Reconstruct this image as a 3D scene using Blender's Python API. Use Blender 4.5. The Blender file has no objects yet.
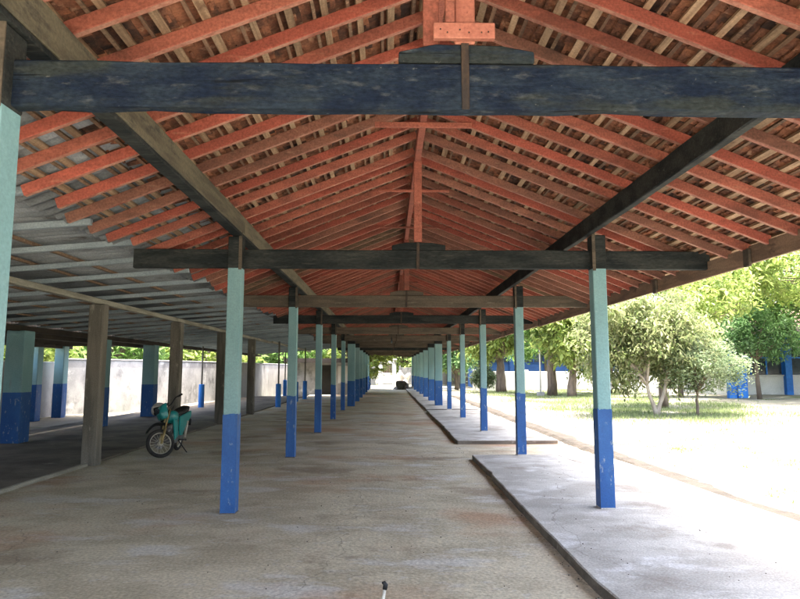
import bpy, bmesh, math, random
from mathutils import Vector, Matrix
random.seed(7)
R = math.radians
sc = bpy.context.scene
COL = sc.collection

# ------------------------------------------------------------------ camera, world, sun, exposure
cam_d = bpy.data.cameras.new('camera'); cam = bpy.data.objects.new('camera', cam_d); COL.objects.link(cam)
cam_d.sensor_width = 36.0; cam_d.lens = 36.0 * 623.0 / 800.0
cam_d.clip_start = 0.05; cam_d.clip_end = 2000
CAM_PITCH, CAM_YAW = 0.1134, 0.0202
cam.location = (0, 0, 1.5); cam.rotation_euler = (math.pi/2 + CAM_PITCH, 0, -CAM_YAW)
sc.camera = cam

SUN_EL, SUN_AZ = R(84), R(112)          # azimuth from +Y towards +X
w = bpy.data.worlds.new('World'); sc.world = w; w.use_nodes = True
nt = w.node_tree; nt.nodes.clear()
sky = nt.nodes.new('ShaderNodeTexSky'); sky.sky_type = 'NISHITA'; sky.sun_disc = False
sky.sun_elevation = SUN_EL; sky.sun_rotation = SUN_AZ; sky.air_density = 1.0; sky.dust_density = 7.0; sky.ozone_density = 0.3
bg = nt.nodes.new('ShaderNodeBackground'); bg.inputs['Strength'].default_value = 0.15
wo = nt.nodes.new('ShaderNodeOutputWorld')
nt.links.new(sky.outputs[0], bg.inputs[0]); nt.links.new(bg.outputs[0], wo.inputs[0])
sd = bpy.data.lights.new('sun', 'SUN'); sd.energy = 2.2; sd.angle = R(0.5); sd.color = (1, .955, .88)
so = bpy.data.objects.new('sun', sd); COL.objects.link(so)
S = Vector((math.cos(SUN_EL)*math.sin(SUN_AZ), math.cos(SUN_EL)*math.cos(SUN_AZ), math.sin(SUN_EL)))
so.rotation_euler = S.to_track_quat('Z', 'Y').to_euler(); so.location = (10, -5, 30)
sc.view_settings.view_transform = 'Standard'; sc.view_settings.look = 'None'
sc.view_settings.exposure = 3.28; sc.view_settings.gamma = 1.0
sc.cycles.use_denoising = True
sc.cycles.max_bounces = 10; sc.cycles.diffuse_bounces = 6; sc.cycles.sample_clamp_indirect = 8.0

# ------------------------------------------------------------------ materials
M = {}
def _n(nt, t, **kw):
    n = nt.nodes.new(t)
    for k, v in kw.items(): setattr(n, k, v)
    return n
def pmat(name, c1, c2, scale=(2, 2, 2), lo=.4, hi=.62, c3=None, s3=(6, 6, 6), lo3=.6, hi3=.68, a3=1.0, c4=None, s4=(.5, .5, .5), lo4=.55, hi4=.7, a4=1.0,
         c5=None, s5=(3, 3, 3), lo5=.55, hi5=.65, a5=1.0, rough=.75, bump=.25, bscale=(40, 40, 40), bdist=.01, var=.12, isl=0.0, fine=.2, fscale=(60, 60, 60), spec=.3, metal=0, rand=True, crack=None, c6=None, s6=(.25, .25, 1), lo6=.6, hi6=.75, a6=.7):
    m = bpy.data.materials.new(name); m.use_nodes = True; M[name] = m
    nt = m.node_tree; nt.nodes.clear(); L = nt.links.new
    out = _n(nt, 'ShaderNodeOutputMaterial'); bs = _n(nt, 'ShaderNodeBsdfPrincipled')
    L(bs.outputs[0], out.inputs[0])
    tc = _n(nt, 'ShaderNodeTexCoord'); oi = _n(nt, 'ShaderNodeObjectInfo')
    add = _n(nt, 'ShaderNodeVectorMath', operation='ADD')
    mul = _n(nt, 'ShaderNodeMath', operation='MULTIPLY'); mul.inputs[1].default_value = 53.0 if rand else 0.0
    L(oi.outputs['Random'], mul.inputs[0]); L(tc.outputs['Object'], add.inputs[0]); L(mul.outputs[0], add.inputs[1])
    def noise(sc_, det=6, rough_=.6):
        mp = _n(nt, 'ShaderNodeMapping'); mp.inputs['Scale'].default_value = sc_
        L(add.outputs[0], mp.inputs[0])
        no = _n(nt, 'ShaderNodeTexNoise'); no.inputs['Scale'].default_value = 1.0
        no.inputs['Detail'].default_value = det; no.inputs['Roughness'].default_value = rough_
        L(mp.outputs[0], no.inputs['Vector']); return no.outputs[0]
    def ramp(src, a, b, mx=1.0):
        r = _n(nt, 'ShaderNodeMapRange'); r.interpolation_type = 'SMOOTHSTEP'
        r.inputs[1].default_value = a; r.inputs[2].default_value = b; r.inputs[4].default_value = mx
        L(src, r.inputs[0]); return r.outputs[0]
    def mix(fac, a, b):
        x = _n(nt, 'ShaderNodeMix', data_type='RGBA'); L(fac, x.inputs[0])
        if isinstance(a, tuple): x.inputs[6].default_value = (*a, 1)
        else: L(a, x.inputs[6])
        if isinstance(b, tuple): x.inputs[7].default_value = (*b, 1)
        else: L(b, x.inputs[7])
        return x.outputs[2]
    col = mix(ramp(noise(scale), lo, hi), c1, c2)
    if c3: col = mix(ramp(noise(s3, 8, .65), lo3, hi3, a3), col, c3)
    if c4: col = mix(ramp(noise(s4, 5), lo4, hi4, a4), col, c4)
    if c5: col = mix(ramp(noise(s5, 9, .7), lo5, hi5, a5), col, c5)
    if c6: col = mix(ramp(noise(s6, 6), lo6, hi6, a6), col, c6)
    if crack:
        mpv = _n(nt, 'ShaderNodeMapping'); mpv.inputs['Scale'].default_value = (crack, crack, crack); L(add.outputs[0], mpv.inputs[0])
        wn_ = _n(nt, 'ShaderNodeTexNoise'); wn_.inputs['Scale'].default_value = 2.2; wn_.inputs['Detail'].default_value = 6; L(mpv.outputs[0], wn_.inputs['Vector'])
        sc_ = _n(nt, 'ShaderNodeVectorMath', operation='SCALE'); sc_.inputs['Scale'].default_value = .45; L(wn_.outputs['Color'], sc_.inputs[0])
        av = _n(nt, 'ShaderNodeVectorMath', operation='ADD'); L(mpv.outputs[0], av.inputs[0]); L(sc_.outputs[0], av.inputs[1])
        vo = _n(nt, 'ShaderNodeTexVoronoi', feature='DISTANCE_TO_EDGE'); vo.inputs['Scale'].default_value = 1.0; L(av.outputs[0], vo.inputs['Vector'])
        cr = ramp(vo.outputs['Distance'], .0028, .0, .5)
        col = mix(cr, col, (.12, .10, .08))
    hs = _n(nt, 'ShaderNodeHueSaturation'); L(col, hs.inputs['Color'])
    # value jitter: fine grain + per object + per island
    f = noise(fscale, 3); fr = _n(nt, 'ShaderNodeMapRange'); fr.inputs[1].default_value = .3; fr.inputs[2].default_value = .7
    fr.inputs[3].default_value = 1 - fine; fr.inputs[4].default_value = 1 + fine; L(f, fr.inputs[0])
    orr = _n(nt, 'ShaderNodeMapRange'); orr.inputs[3].default_value = 1 - var; orr.inputs[4].default_value = 1 + var; L(oi.outputs['Random'], orr.inputs[0])
    pr = _n(nt, 'ShaderNodeMath', operation='MULTIPLY'); L(fr.outputs[0], pr.inputs[0]); L(orr.outputs[0], pr.inputs[1])
    val = pr.outputs[0]
    if isl:
        ge = _n(nt, 'ShaderNodeNewGeometry'); ir = _n(nt, 'ShaderNodeMapRange'); ir.inputs[3].default_value = 1 - isl; ir.inputs[4].default_value = 1 + isl
        L(ge.outputs['Random Per Island'], ir.inputs[0]); p2 = _n(nt, 'ShaderNodeMath', operation='MULTIPLY'); L(val, p2.inputs[0]); L(ir.outputs[0], p2.inputs[1]); val = p2.outputs[0]
    L(val, hs.inputs['Value']); L(hs.outputs[0], bs.inputs['Base Color'])
    bs.inputs['Roughness'].default_value = rough; bs.inputs['Metallic'].default_value = metal
    bs.inputs['Specular IOR Level'].default_value = spec
    if bump:
        bp = _n(nt, 'ShaderNodeBump'); bp.inputs['Strength'].default_value = bump; bp.inputs['Distance'].default_value = bdist
        L(noise(bscale, 5, .65), bp.inputs['Height']); L(bp.outputs[0], bs.inputs['Normal'])
    return m
def leafmat(name, c1, c2, trans=.45):
    m = bpy.data.materials.new(name); m.use_nodes = True; M[name] = m
    nt = m.node_tree; nt.nodes.clear(); L = nt.links.new
    out = _n(nt, 'ShaderNodeOutputMaterial'); ge = _n(nt, 'ShaderNodeNewGeometry')
    x = _n(nt, 'ShaderNodeMix', data_type='RGBA'); x.inputs[6].default_value = (*c1, 1); x.inputs[7].default_value = (*c2, 1)
    L(ge.outputs['Random Per Island'], x.inputs[0])
    at = _n(nt, 'ShaderNodeAttribute', attribute_name='tint'); hv = _n(nt, 'ShaderNodeHueSaturation'); L(at.outputs['Fac'], hv.inputs['Value']); L(x.outputs[2], hv.inputs['Color'])
    bs = _n(nt, 'ShaderNodeBsdfPrincipled'); bs.inputs['Roughness'].default_value = .5; bs.inputs['Specular IOR Level'].default_value = .35
    L(hv.outputs[0], bs.inputs['Base Color'])
    tr = _n(nt, 'ShaderNodeBsdfTranslucent'); L(hv.outputs[0], tr.inputs['Color'])
    ms = _n(nt, 'ShaderNodeMixShader'); ms.inputs[0].default_value = trans
    L(bs.outputs[0], ms.inputs[1]); L(tr.outputs[0], ms.inputs[2]); L(ms.outputs[0], out.inputs[0])

# timber / paint
RAF = dict(scale=(2.5, 8, 8), lo=.36, hi=.64, s3=(5, 26, 26), lo3=.58, hi3=.70, a3=.6, s4=(1.4, 3, 3), lo4=.54, hi4=.72, a4=.7, bump=.4, bscale=(10, 60, 60), var=.25, rough=.72, fine=.3)
pmat('red_rafter', (.34, .108, .072), (.25, .082, .056), c3=(.36, .16, .105), c4=(.12, .055, .04), **RAF)
pmat('red_brown', (.27, .118, .08), (.19, .088, .062), c3=(.33, .19, .13), c4=(.10, .06, .045), **RAF)
pmat('red_bright', (.37, .095, .064), (.28, .076, .052), c3=(.42, .18, .12), c4=(.16, .05, .036), **RAF)
pmat('rafter_edge', (.40, .20, .14), (.31, .125, .085), (6, 20, 20), c3=(.24, .075, .05), s3=(2.5, 6, 6), lo3=.5, hi3=.66, a3=.8, c4=(.42, .30, .21), s4=(4, 12, 12), lo4=.58, hi4=.7, a4=.7, bump=.3, bscale=(10, 60, 60), var=.2)  # paler underside: worn paint, with light from the floor put into the colour
pmat('pale_red', (.40, .165, .115), (.32, .115, .08), (3, 3, 3), c3=(.16, .05, .035), s3=(25, 25, 25), lo3=.66, hi3=.72, bump=.3, var=.1)
pmat('old_wood', (.21, .135, .085), (.13, .085, .055), (4, 40, 40), c3=(.32, .24, .165), s3=(6, 30, 30), bump=.4, bscale=(10, 80, 80), var=.25)
pmat('batten_wood', (.34, .235, .145), (.22, .145, .088), (30, 2, 30), c3=(.15, .085, .05), s3=(3, 3, 3), lo3=.55, hi3=.7, bump=.35, bscale=(80, 10, 80), var=.3, isl=.3)
pmat('batten_dark', (.20, .12, .075), (.12, .07, .045), (30, 2, 30), bump=.3, bscale=(80, 10, 80), var=.3)
pmat('clay_tile', (.25, .105, .056), (.135, .06, .036), (5, 5, 5), c3=(.40, .235, .145), s3=(8, 8, 8), lo3=.57, hi3=.68, a3=.8, c4=(.045, .028, .022), s4=(2.6, 2.6, 2.6), lo4=.5, hi4=.66, bump=.5, bscale=(30, 30, 30), var=.35, isl=.4, rough=.9, fine=.3)
pmat('beam_blue', (.008, .014, .029), (.018, .028, .042), (3, 5, 8), c3=(.075, .085, .088), s3=(7, 20, 22), lo3=.53, hi3=.72, a3=.65, c4=(.03, .036, .030), s4=(1.2, 3, 7), lo4=.52, hi4=.66, a4=.7, c5=(.17, .175, .16), s5=(22, 30, 38), lo5=.64, hi5=.70, a5=.6, c6=(.004, .005, .006), s6=(2.2, 30, 70), lo6=.62, hi6=.66, a6=.8, bump=.6, bscale=(14, 50, 50), rough=.8, spec=.12, var=.05, fine=.35, fscale=(34, 40, 60))
pmat('beam_black', (.015, .019, .020), (.034, .038, .036), (1.5, 4, 6), c3=(.085, .085, .075), s3=(4, 24, 40), lo3=.54, hi3=.74, a3=.6, bump=.4, bscale=(9, 60, 60), rough=.8, spec=.15, var=.1, fine=.3, fscale=(20, 60, 60))
pmat('beam_brown', (.105, .085, .062), (.065, .055, .042), (1.5, 8, 12), c3=(.2, .175, .135), s3=(4, 14, 24), lo3=.56, hi3=.72, a3=.6, bump=.4, bscale=(9, 60, 60), rough=.75, var=.2)
pmat('purlin_olive', (.145, .13, .088), (.085, .078, .056), (30, 1.5, 12), c3=(.05, .05, .042), s3=(12, 2.5, 8), lo3=.56, hi3=.7, bump=.4, bscale=(60, 9, 60), rough=.75, var=.05)
pmat('fascia_wood', (.27, .18, .12), (.17, .115, .08), (30, 2, 14), c3=(.10, .07, .05), s3=(4, 2, 4), bump=.4, bscale=(70, 10, 70), var=.2)
pmat('teal_paint', (.185, .34, .36), (.22, .375, .39), (2, 2, 1), c3=(.075, .15, .155), s3=(7, 7, 2.2), lo3=.62, hi3=.78, a3=.55, c4=(.42, .48, .45), s4=(18, 18, 8), lo4=.70, hi4=.78, a4=.4, c5=(.20, .20, .175), s5=(5, 5, 1.2), lo5=.58, hi5=.72, a5=.5, bump=.3, bscale=(25, 25, 25), rough=.6, var=.1, fine=.12)
pmat('blue_paint', (.021, .09, .285), (.03, .118, .34), (2, 2, 1), c3=(.30, .36, .40), s3=(14, 14, 7), lo3=.59, hi3=.66, a3=.65, c5=(.13, .15, .17), s5=(5, 5, 1.5), lo5=.58, hi5=.72, a5=.45, c4=(.02, .05, .14), s4=(4, 4, 2), lo4=.58, hi4=.75, a4=.7, bump=.2, bscale=(25, 25, 25), rough=.5, var=.05, fine=.1)
pmat('blue_bright', (.03, .20, .62), (.02, .14, .50), (2, 2, 2), bump=.1, rough=.5, var=.05)
pmat('grey_post', (.19, .175, .145), (.12, .115, .095), (8, 8, 1), c3=(.30, .28, .24), s3=(6, 6, 2), bump=.4, bscale=(40, 40, 10), var=.15)
pmat('annex_beam', (.34, .33, .27), (.22, .21, .17), (12, 1.5, 12), bump=.3, var=.1)
pmat('metal_bar', (.30, .36, .39), (.22, .27, .295), (1.5, 6, 6), rough=.5, bump=.1, metal=.0, var=.15)
pmat('sheet_grey', (.28, .305, .32), (.20, .22, .23), (1.2, 2, 2), c3=(.09, .085, .08), s3=(2.5, 5, 5), lo3=.55, hi3=.75, bump=.2, rough=.7, var=.22)
pmat('strap_metal', (.035, .028, .024), (.065, .044, .03), (20, 20, 8), rough=.6, bump=.3, metal=.2)
pmat('bulb_glass', (.7, .7, .66), (.6, .6, .58), rough=.2, bump=0)
# ground
pmat('floor_concrete', (.56, .505, .37), (.43, .38, .27), (1.1, 1.5, 1), lo=.40, hi=.60, c3=(.60, .585, .53), s3=(.75, 1.5, 1), lo3=.53, hi3=.64, a3=.8, c4=(.27, .21, .145), s4=(.5, .7, 1), lo4=.54, hi4=.66, a4=.75, c5=(.55, .53, .475), s5=(6, 9, 1), lo5=.56, hi5=.66, a5=.6, c6=(.44, .26, .15), s6=(.3, .42, 1), lo6=.51, hi6=.66, a6=.75, crack=.33, rough=.75, bump=.6, bscale=(24, 24, 24), bdist=.014, var=0, fine=.3, fscale=(38, 38, 38), rand=False, spec=.3)
pmat('annex_earth', (.19, .165, .13), (.12, .104, .084), (1.2, 1.2, 1), c3=(.30, .27, .22), s3=(2, 3, 1), c4=(.07, .06, .05), s4=(.6, .6, 1), bump=.5, bscale=(22, 22, 22), bdist=.015, var=0, rand=False, rough=.9)
pmat('platform_concrete', (.49, .475, .435), (.37, .352, .315), (1.3, 1.6, 1), lo=.40, hi=.60, c3=(.64, .635, .62), s3=(1.6, 2.6, 1), lo3=.53, hi3=.66, a3=.8, c4=(.24, .21, .17), s4=(.9, .9, 1), lo4=.53, hi4=.66, a4=.75, c5=(.30, .275, .235), s5=(5, 8, 1), lo5=.60, hi5=.70, a5=.6, crack=.3, rough=.72, bump=.5, bscale=(28, 28, 28), bdist=.012, var=0, fine=.28, rand=False)
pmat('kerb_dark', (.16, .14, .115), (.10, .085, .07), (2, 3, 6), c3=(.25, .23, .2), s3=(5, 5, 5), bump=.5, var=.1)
pmat('sand_ground', (.235, .218, .172), (.165, .152, .118), (.5, .5, 1), c3=(.085, .115, .04), s3=(.30, .30, 1), lo3=.52, hi3=.64, a3=.75, c4=(.11, .095, .07), s4=(1.3, 1.3, 1), lo4=.58, hi4=.72, a4=.7, c5=(.075, .075, .04), s5=(6, 6, 1), lo5=.58, hi5=.66, a5=.6, rough=.95, bump=.5, bscale=(9, 9, 9), bdist=.03, var=0, fine=.2, rand=False)
pmat('drip_soil', (.055, .045, .034), (.035, .029, .022), (2, 2, 1), c3=(.085, .072, .058), s3=(6, 6, 1), bump=.6, bscale=(30, 30, 30), bdist=.02, var=0, rand=False)
pmat('lawn_soil', (.13, .20, .06), (.20, .24, .09), (.6, .6, 1), c3=(.33, .30, .2), s3=(1, 1, 1), lo3=.58, hi3=.7, bump=.4, var=0, rand=False)
# buildings
pmat('plaster_white', (.34, .34, .335), (.24, .24, .24), (.9, .9, .7), c3=(.11, .11, .112), s3=(1.3, 1.3, .8), lo3=.48, hi3=.66, a3=.8, c4=(.46, .46, .45), s4=(2.5, 2.5, 2.5), bump=.3, rough=.9, var=.08)
pmat('plaster_grey', (.43, .425, .41), (.30, .295, .285), (.8, .8, .5), c3=(.14, .135, .13), s3=(1.5, 1.5, .6), lo3=.52, hi3=.72, a3=.75, bump=.3, rough=.9, var=.05)
pmat('far_plaster', (.20, .195, .19), (.13, .13, .128), (.6, .6, .6), c3=(.07, .07, .07), s3=(1.2, 1.2, .8), lo3=.5, hi3=.66, a3=.7, bump=.3)
pmat('dark_timber', (.035, .028, .022), (.05, .04, .03), (3, 3, 3), bump=.3)
pmat('dark_room', (.02, .02, .02), (.03, .028, .026), bump=0)
pmat('school_blue', (.022, .075, .22), (.017, .06, .19), (1, 1, 1), bump=.1, rough=.6)
pmat('old_tile_roof', (.16, .085, .06), (.10, .06, .045), (2, 2, 2), bump=.4)
pmat('window_dark', (.05, .065, .08), (.035, .045, .055), bump=0, rough=.15, spec=.5)
pmat('white_paint', (.62, .62, .60), (.50, .50, .48), (1, 1, 1), bump=.1, rough=.6)
pmat('tarp_white', (.34, .33, .32), (.22, .21, .2), (2, 2, 2), bump=.2, rough=.6)
pmat('heap_soil', (.05, .045, .04), (.11, .10, .085), (4, 4, 4), bump=.6, bscale=(14, 14, 14), bdist=.04)
pmat('bark', (.17, .13, .095), (.10, .078, .058), (6, 6, 1.5), bump=.6, bscale=(14, 14, 4), bdist=.03)
pmat('pale_bark', (.42, .37, .30), (.30, .25, .2), (6, 6, 1.5), bump=.4)
leafmat('leaf_pale', (.15, .21, .07), (.33, .34, .175), .58)
leafmat('leaf_shrub', (.12, .18, .085), (.24, .29, .16), .5)
leafmat('leaf_yellow', (.19, .28, .06), (.36, .42, .13), .6)
leafmat('leaf_mid', (.11, .22, .055), (.23, .36, .11), .6)
leafmat('leaf_dark', (.13, .25, .10), (.22, .36, .15), .6)
leafmat('leaf_grass', (.15, .21, .075), (.27, .32, .14), .45)
# motorcycle
pmat('tyre', (.018, .018, .018), (.035, .033, .03), (8, 8, 8), c3=(.13, .11, .085), s3=(5, 5, 5), bump=.2, rough=.85, var=0)
pmat('rim_metal', (.62, .59, .50), (.50, .47, .40), (6, 6, 6), rough=.4, bump=0, metal=.15, var=0)
pmat('gold_fork', (.36, .28, .13), (.30, .23, .10), (6, 6, 6), rough=.4, bump=0, metal=.4, var=0)
pmat('moto_teal', (.02, .27, .26), (.015, .22, .22), (3, 3, 3), c3=(.55, .62, .60), s3=(5, 5, 5), lo3=.66, hi3=.68, rough=.3, bump=0, var=0, spec=.5)
pmat('moto_black', (.014, .015, .016), (.025, .025, .026), (6, 6, 6), rough=.5, bump=.1, var=0)
pmat('engine_metal', (.20, .20, .20), (.11, .11, .11), (9, 9, 9), rough=.45, bump=.2, metal=.5, var=0)
pmat('helmet_white', (.62, .60, .56), (.52, .50, .47), (4, 4, 4), rough=.35, bump=0, spec=.5)
pmat('tail_red', (.45, .05, .03), (.40, .04, .03), rough=.25, bump=0)

# ------------------------------------------------------------------ mesh helpers
class MB:
    def __init__(s): s.v = []; s.f = []
    def add(s, vs, fs):
        o = len(s.v); s.v += [tuple(v) for v in vs]; s.f += [tuple(i + o for i in f) for f in fs]
    def box(s, x0, x1, y0, y1, z0, z1, mat=None):
        vs = [Vector((x, y, z)) for z in (z0, z1) for y in (y0, y1) for x in (x0, x1)]
        if mat: vs = [mat @ v for v in vs]
        s.add(vs, [(0, 2, 3, 1), (4, 5, 7, 6), (0, 1, 5, 4), (2, 6, 7, 3), (0, 4, 6, 2), (1, 3, 7, 5)])
    def prism(s, pts, y0, y1, axis='y'):
        n = len(pts)
        if axis == 'y': vs = [(a, y0, b) for a, b in pts] + [(a, y1, b) for a, b in pts]
        elif axis == 'x': vs = [(y0, a, b) for a, b in pts] + [(y1, a, b) for a, b in pts]
        else: vs = [(a, b, y0) for a, b in pts] + [(a, b, y1) for a, b in pts]
        s.add(vs, [tuple(range(n))] + [tuple(range(2*n - 1, n - 1, -1))] + [(i, i + n, (i + 1) % n + n, (i + 1) % n) for i in range(n)])
    def tube(s, pts, rad, seg=8, cap=True):
        pts = [Vector(p) for p in pts]
        rads = rad if isinstance(rad, (list, tuple)) else [rad] * len(pts)
        o = len(s.v); prev = None
        for i, p in enumerate(pts):
            d = (pts[min(i + 1, len(pts) - 1)] - pts[max(i - 1, 0)])
            if d.length < 1e-9: d = Vector((0, 0, 1))
            d.normalize()
            if prev is None: a = d.orthogonal().normalized()
            else:
                a = prev - d * prev.dot(d)
                a = a.normalized() if a.length > 1e-6 else d.orthogonal().normalized()
            prev = a; b = d.cross(a)
            for k in range(seg):
                t = 2 * math.pi * k / seg
                s.v.append(tuple(p + (a * math.cos(t) + b * math.sin(t)) * rads[i]))
        for i in range(len(pts) - 1):
            for k in range(seg):
                k2 = (k + 1) % seg
                s.f.append((o + i*seg + k, o + i*seg + k2, o + (i+1)*seg + k2, o + (i+1)*seg + k))
        if cap:
            s.f.append(tuple(o + k for k in range(seg - 1, -1, -1)))
            s.f.append(tuple(o + (len(pts) - 1)*seg + k for k in range(seg)))
    def torus(s, c, R_, r, axis='y', n=36, m=10):
        o = len(s.v)
        for i in range(n):
            a = 2*math.pi*i/n
            for j in range(m):
                b = 2*math.pi*j/m; rr = R_ + r*math.cos(b); h = r*math.sin(b)
                s.v.append((c[0] + rr*math.cos(a), c[1] + h, c[2] + rr*math.sin(a)))
        for i in range(n):
            for j in range(m):
                s.f.append((o + i*m + j, o + i*m + (j+1) % m, o + ((i+1) % n)*m + (j+1) % m, o + ((i+1) % n)*m + j))
    def xform(s, mat): s.v = [tuple(mat @ Vector(v)) for v in s.v]; return s
    def mesh(s, name='mesh', bevel=0, smooth=False):
        me = bpy.data.meshes.new(name); me.from_pydata(s.v, [], s.f)
        bm = bmesh.new(); bm.from_mesh(me)
        bmesh.ops.recalc_face_normals(bm, faces=bm.faces)
        if bevel: bmesh.ops.bevel(bm, geom=list(bm.edges), offset=bevel, segments=1, affect='EDGES', profile=.5)
        bm.to_mesh(me); bm.free()
        if smooth:
            for p in me.polygons: p.use_smooth = True
        return me
def rawmesh(v, f, name='mesh'):
    me = bpy.data.meshes.new(name); me.from_pydata(v, [], f); return me
def link(name, me, mat, parent=None, loc=(0, 0, 0), rot=None):
    if mat is not None and len(me.materials) == 0: me.materials.append(M[mat])
    o = bpy.data.objects.new(name, me); COL.objects.link(o)
    if mat is not None and me.materials[0] is not M[mat]:
        o.material_slots[0].link = 'OBJECT'; o.material_slots[0].material = M[mat]
    loc = Vector(loc)
    if parent is not None:
        o.parent = parent; p = parent
        while p is not None: loc = loc - p.location; p = p.parent
    o.location = loc
    if rot: o.rotation_euler = rot
    return o
def thing(name, label, cat, loc=(0, 0, 0), group=None):
    o = bpy.data.objects.new(name, None); COL.objects.link(o); o.location = loc; o.empty_display_size = .2
    tag(o, label, cat, group); return o
def tag(o, label, cat, group=None):
    o['label'] = label; o['category'] = cat
    if group: o['group'] = group
    return o
def struct(name, me, mat, label=None):
    o = link(name, me, mat); o['kind'] = 'structure'
    if label: o['label'] = label
    return o
def bx(x0, x1, y0, y1, z0, z1, bevel=0):
    m = MB(); m.box(x0, x1, y0, y1, z0, z1); return m.mesh('box', bevel)

def rough_bar(axis, a0, a1, u0, u1, w0, w1, step=.25, amp=.004, ch=.008, seed=0):
    # hand-sawn timber: chamfered section whose corners wander along the length; axis 'x' or 'y', u = the other horizontal axis, w = z
    rr = random.Random(seed); n = max(2, int(round((a1 - a0)/step))); m = MB()
    sec = [(u0 + ch, w0), (u1 - ch, w0), (u1, w0 + ch), (u1, w1 - ch), (u1 - ch, w1), (u0 + ch, w1), (u0, w1 - ch), (u0, w0 + ch)]
    bow = rr.uniform(-1, 1)*.006; ph = rr.uniform(0, 6)
    for i in range(n + 1):
        t = i/n; a = a0 + (a1 - a0)*t; db = bow*math.sin(math.pi*t) + .002*math.sin(ph + 9*t)
        nick = rr.random() < .12
        for k, (u, w_) in enumerate(sec):
            du = rr.uniform(-amp, amp)*.6; dw = rr.uniform(-amp, amp)*.6
            if nick and k in (0, 7, 1, 2): du += (.006 if u < (u0 + u1)/2 else -.006); dw += .006
            u_, z_ = u + du, w_ + dw + db
            m.v.append((a, u_, z_) if axis == 'x' else (u_, a, z_))
    for i in range(n):
        for k in range(8):
            k2 = (k + 1) % 8; m.f.append((i*8 + k, i*8 + k2, i*8 + 8 + k2, i*8 + 8 + k))
    m.f.append(tuple(range(8))); m.f.append(tuple(range(n*8, n*8 + 8)))
    return m.mesh('timber')

# ------------------------------------------------------------------ ground, floor, platforms
G0 = -.10
gv = []; gf = []
xs = [-300, -120, -60, -30] + [-20 + 1.25*i for i in range(49)] + [60, 120, 300]
ys = [-120, -40, -15] + [-8 + 1.25*i for i in range(73)] + [110, 160, 260, 420]
for y in ys:
    for x in xs:
        inside = -11 < x < 5 and -6 < y < 57
        z = G0 if inside or abs(x) > 58 else G0 + .035*math.sin(x*.9 + .4*y) * math.sin(y*.6 - .3*x)
        if x > 5: z += min(.22, (x - 5)*.012)
        gv.append((x, y, z))
nx = len(xs)
for j in range(len(ys) - 1):
    for i in range(nx - 1): gf.append((j*nx + i, j*nx + i + 1, (j+1)*nx + i + 1, (j+1)*nx + i))
struct('ground', rawmesh(gv, gf), 'sand_ground', 'pale sandy open yard baked by the sun, with sparse grass')

def floor_z(x): 
    t = min(1, max(0, (x + 1.2)/2.5)); return -.05*t*t*(3 - 2*t)
v = []; f = []
fx = [-4.74, -3.5, -2.4, -1.6, -1.2, -.8, -.4, 0, .4, .8, 1.1, 1.3, 1.44, 2.4, 3.3, 3.9]
fy = [-3 + i for i in range(61)]
for y in fy:
    for x in fx: v.append((x, y, floor_z(x)))
n = len(fx)
for j in range(len(fy) - 1):
    for i in range(n - 1): f.append((j*n + i, j*n + i + 1, (j+1)*n + i + 1, (j+1)*n + i))
struct('floor', rawmesh(v, f), 'floor_concrete', 'worn grey brown concrete floor with pale scuffs and dirt stains')
struct('lean_to_floor', bx(-8.9, -4.755, -3, 36.5, -.2, .03, .01), 'annex_earth', 'dark raised earthen floor under the grey lean-to')
struct('floor_edge', bx(-4.775, -4.715, -3, 10.62, -.1, .05, .01), 'annex_beam', 'narrow pale kerb along the edge of dark floor')

PZ = .035
def platform(name, outer, y0, y1, label):
    rr = random.Random(int(y0*10) + 5); y = y1; left = []
    while y > y0 + .1:
        c = rr.uniform(-.006, .006) + (rr.uniform(.012, .035) if rr.random() < .10 else 0) + .012*math.sin(y*.8)
        left.append((1.48 + c, y)); y -= rr.uniform(.12, .3)
    pts = [(1.485, y0)] + outer + left
    m = MB(); m.prism(pts, -.3, PZ, 'z'); me = m.mesh('platform', .010)
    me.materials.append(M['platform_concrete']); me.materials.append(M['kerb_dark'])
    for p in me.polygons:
        if p.normal.z < .4 and (p.normal.x < -.3 or p.normal.y < -.6): p.material_index = 1  # faces turned from the light painted darker, shade put into the colour
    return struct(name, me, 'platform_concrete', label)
platform('pavement', [(4.03, -3), (4.03, 4.0), (3.99, 6.14), (3.83, 6.88), (3.61, 7.83), (3.29, 9.17), (3.05, 10.3), (2.95, 11.1)], -3, 11.11, 'nearest raised concrete pavement along right columns')
platform('pavement', [(3.62, 13.37), (3.55, 23.6)], 13.37, 23.6, 'middle raised concrete pavement slab along right columns')
platform('pavement', [(3.5, 24.2), (3.5, 53)], 24.2, 53, 'farthest raised concrete pavement slab along right columns')
m = MB(); m.prism([(4.062, 3.0), (4.10, 3.0), (4.085, 6.0), (3.99, 7.0), (3.93, 8.4), (3.86, 10.0), (3.78, 11.1), (2.985, 11.1), (3.08, 10.31), (3.32, 9.18), (3.64, 7.84), (3.86, 6.89), (4.02, 6.15), (4.062, 4.0)], -.25, .024, 'z')
struct('apron', m.mesh('apron', .01), 'platform_concrete', 'thin lower concrete apron beside the nearest pavement')
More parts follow.
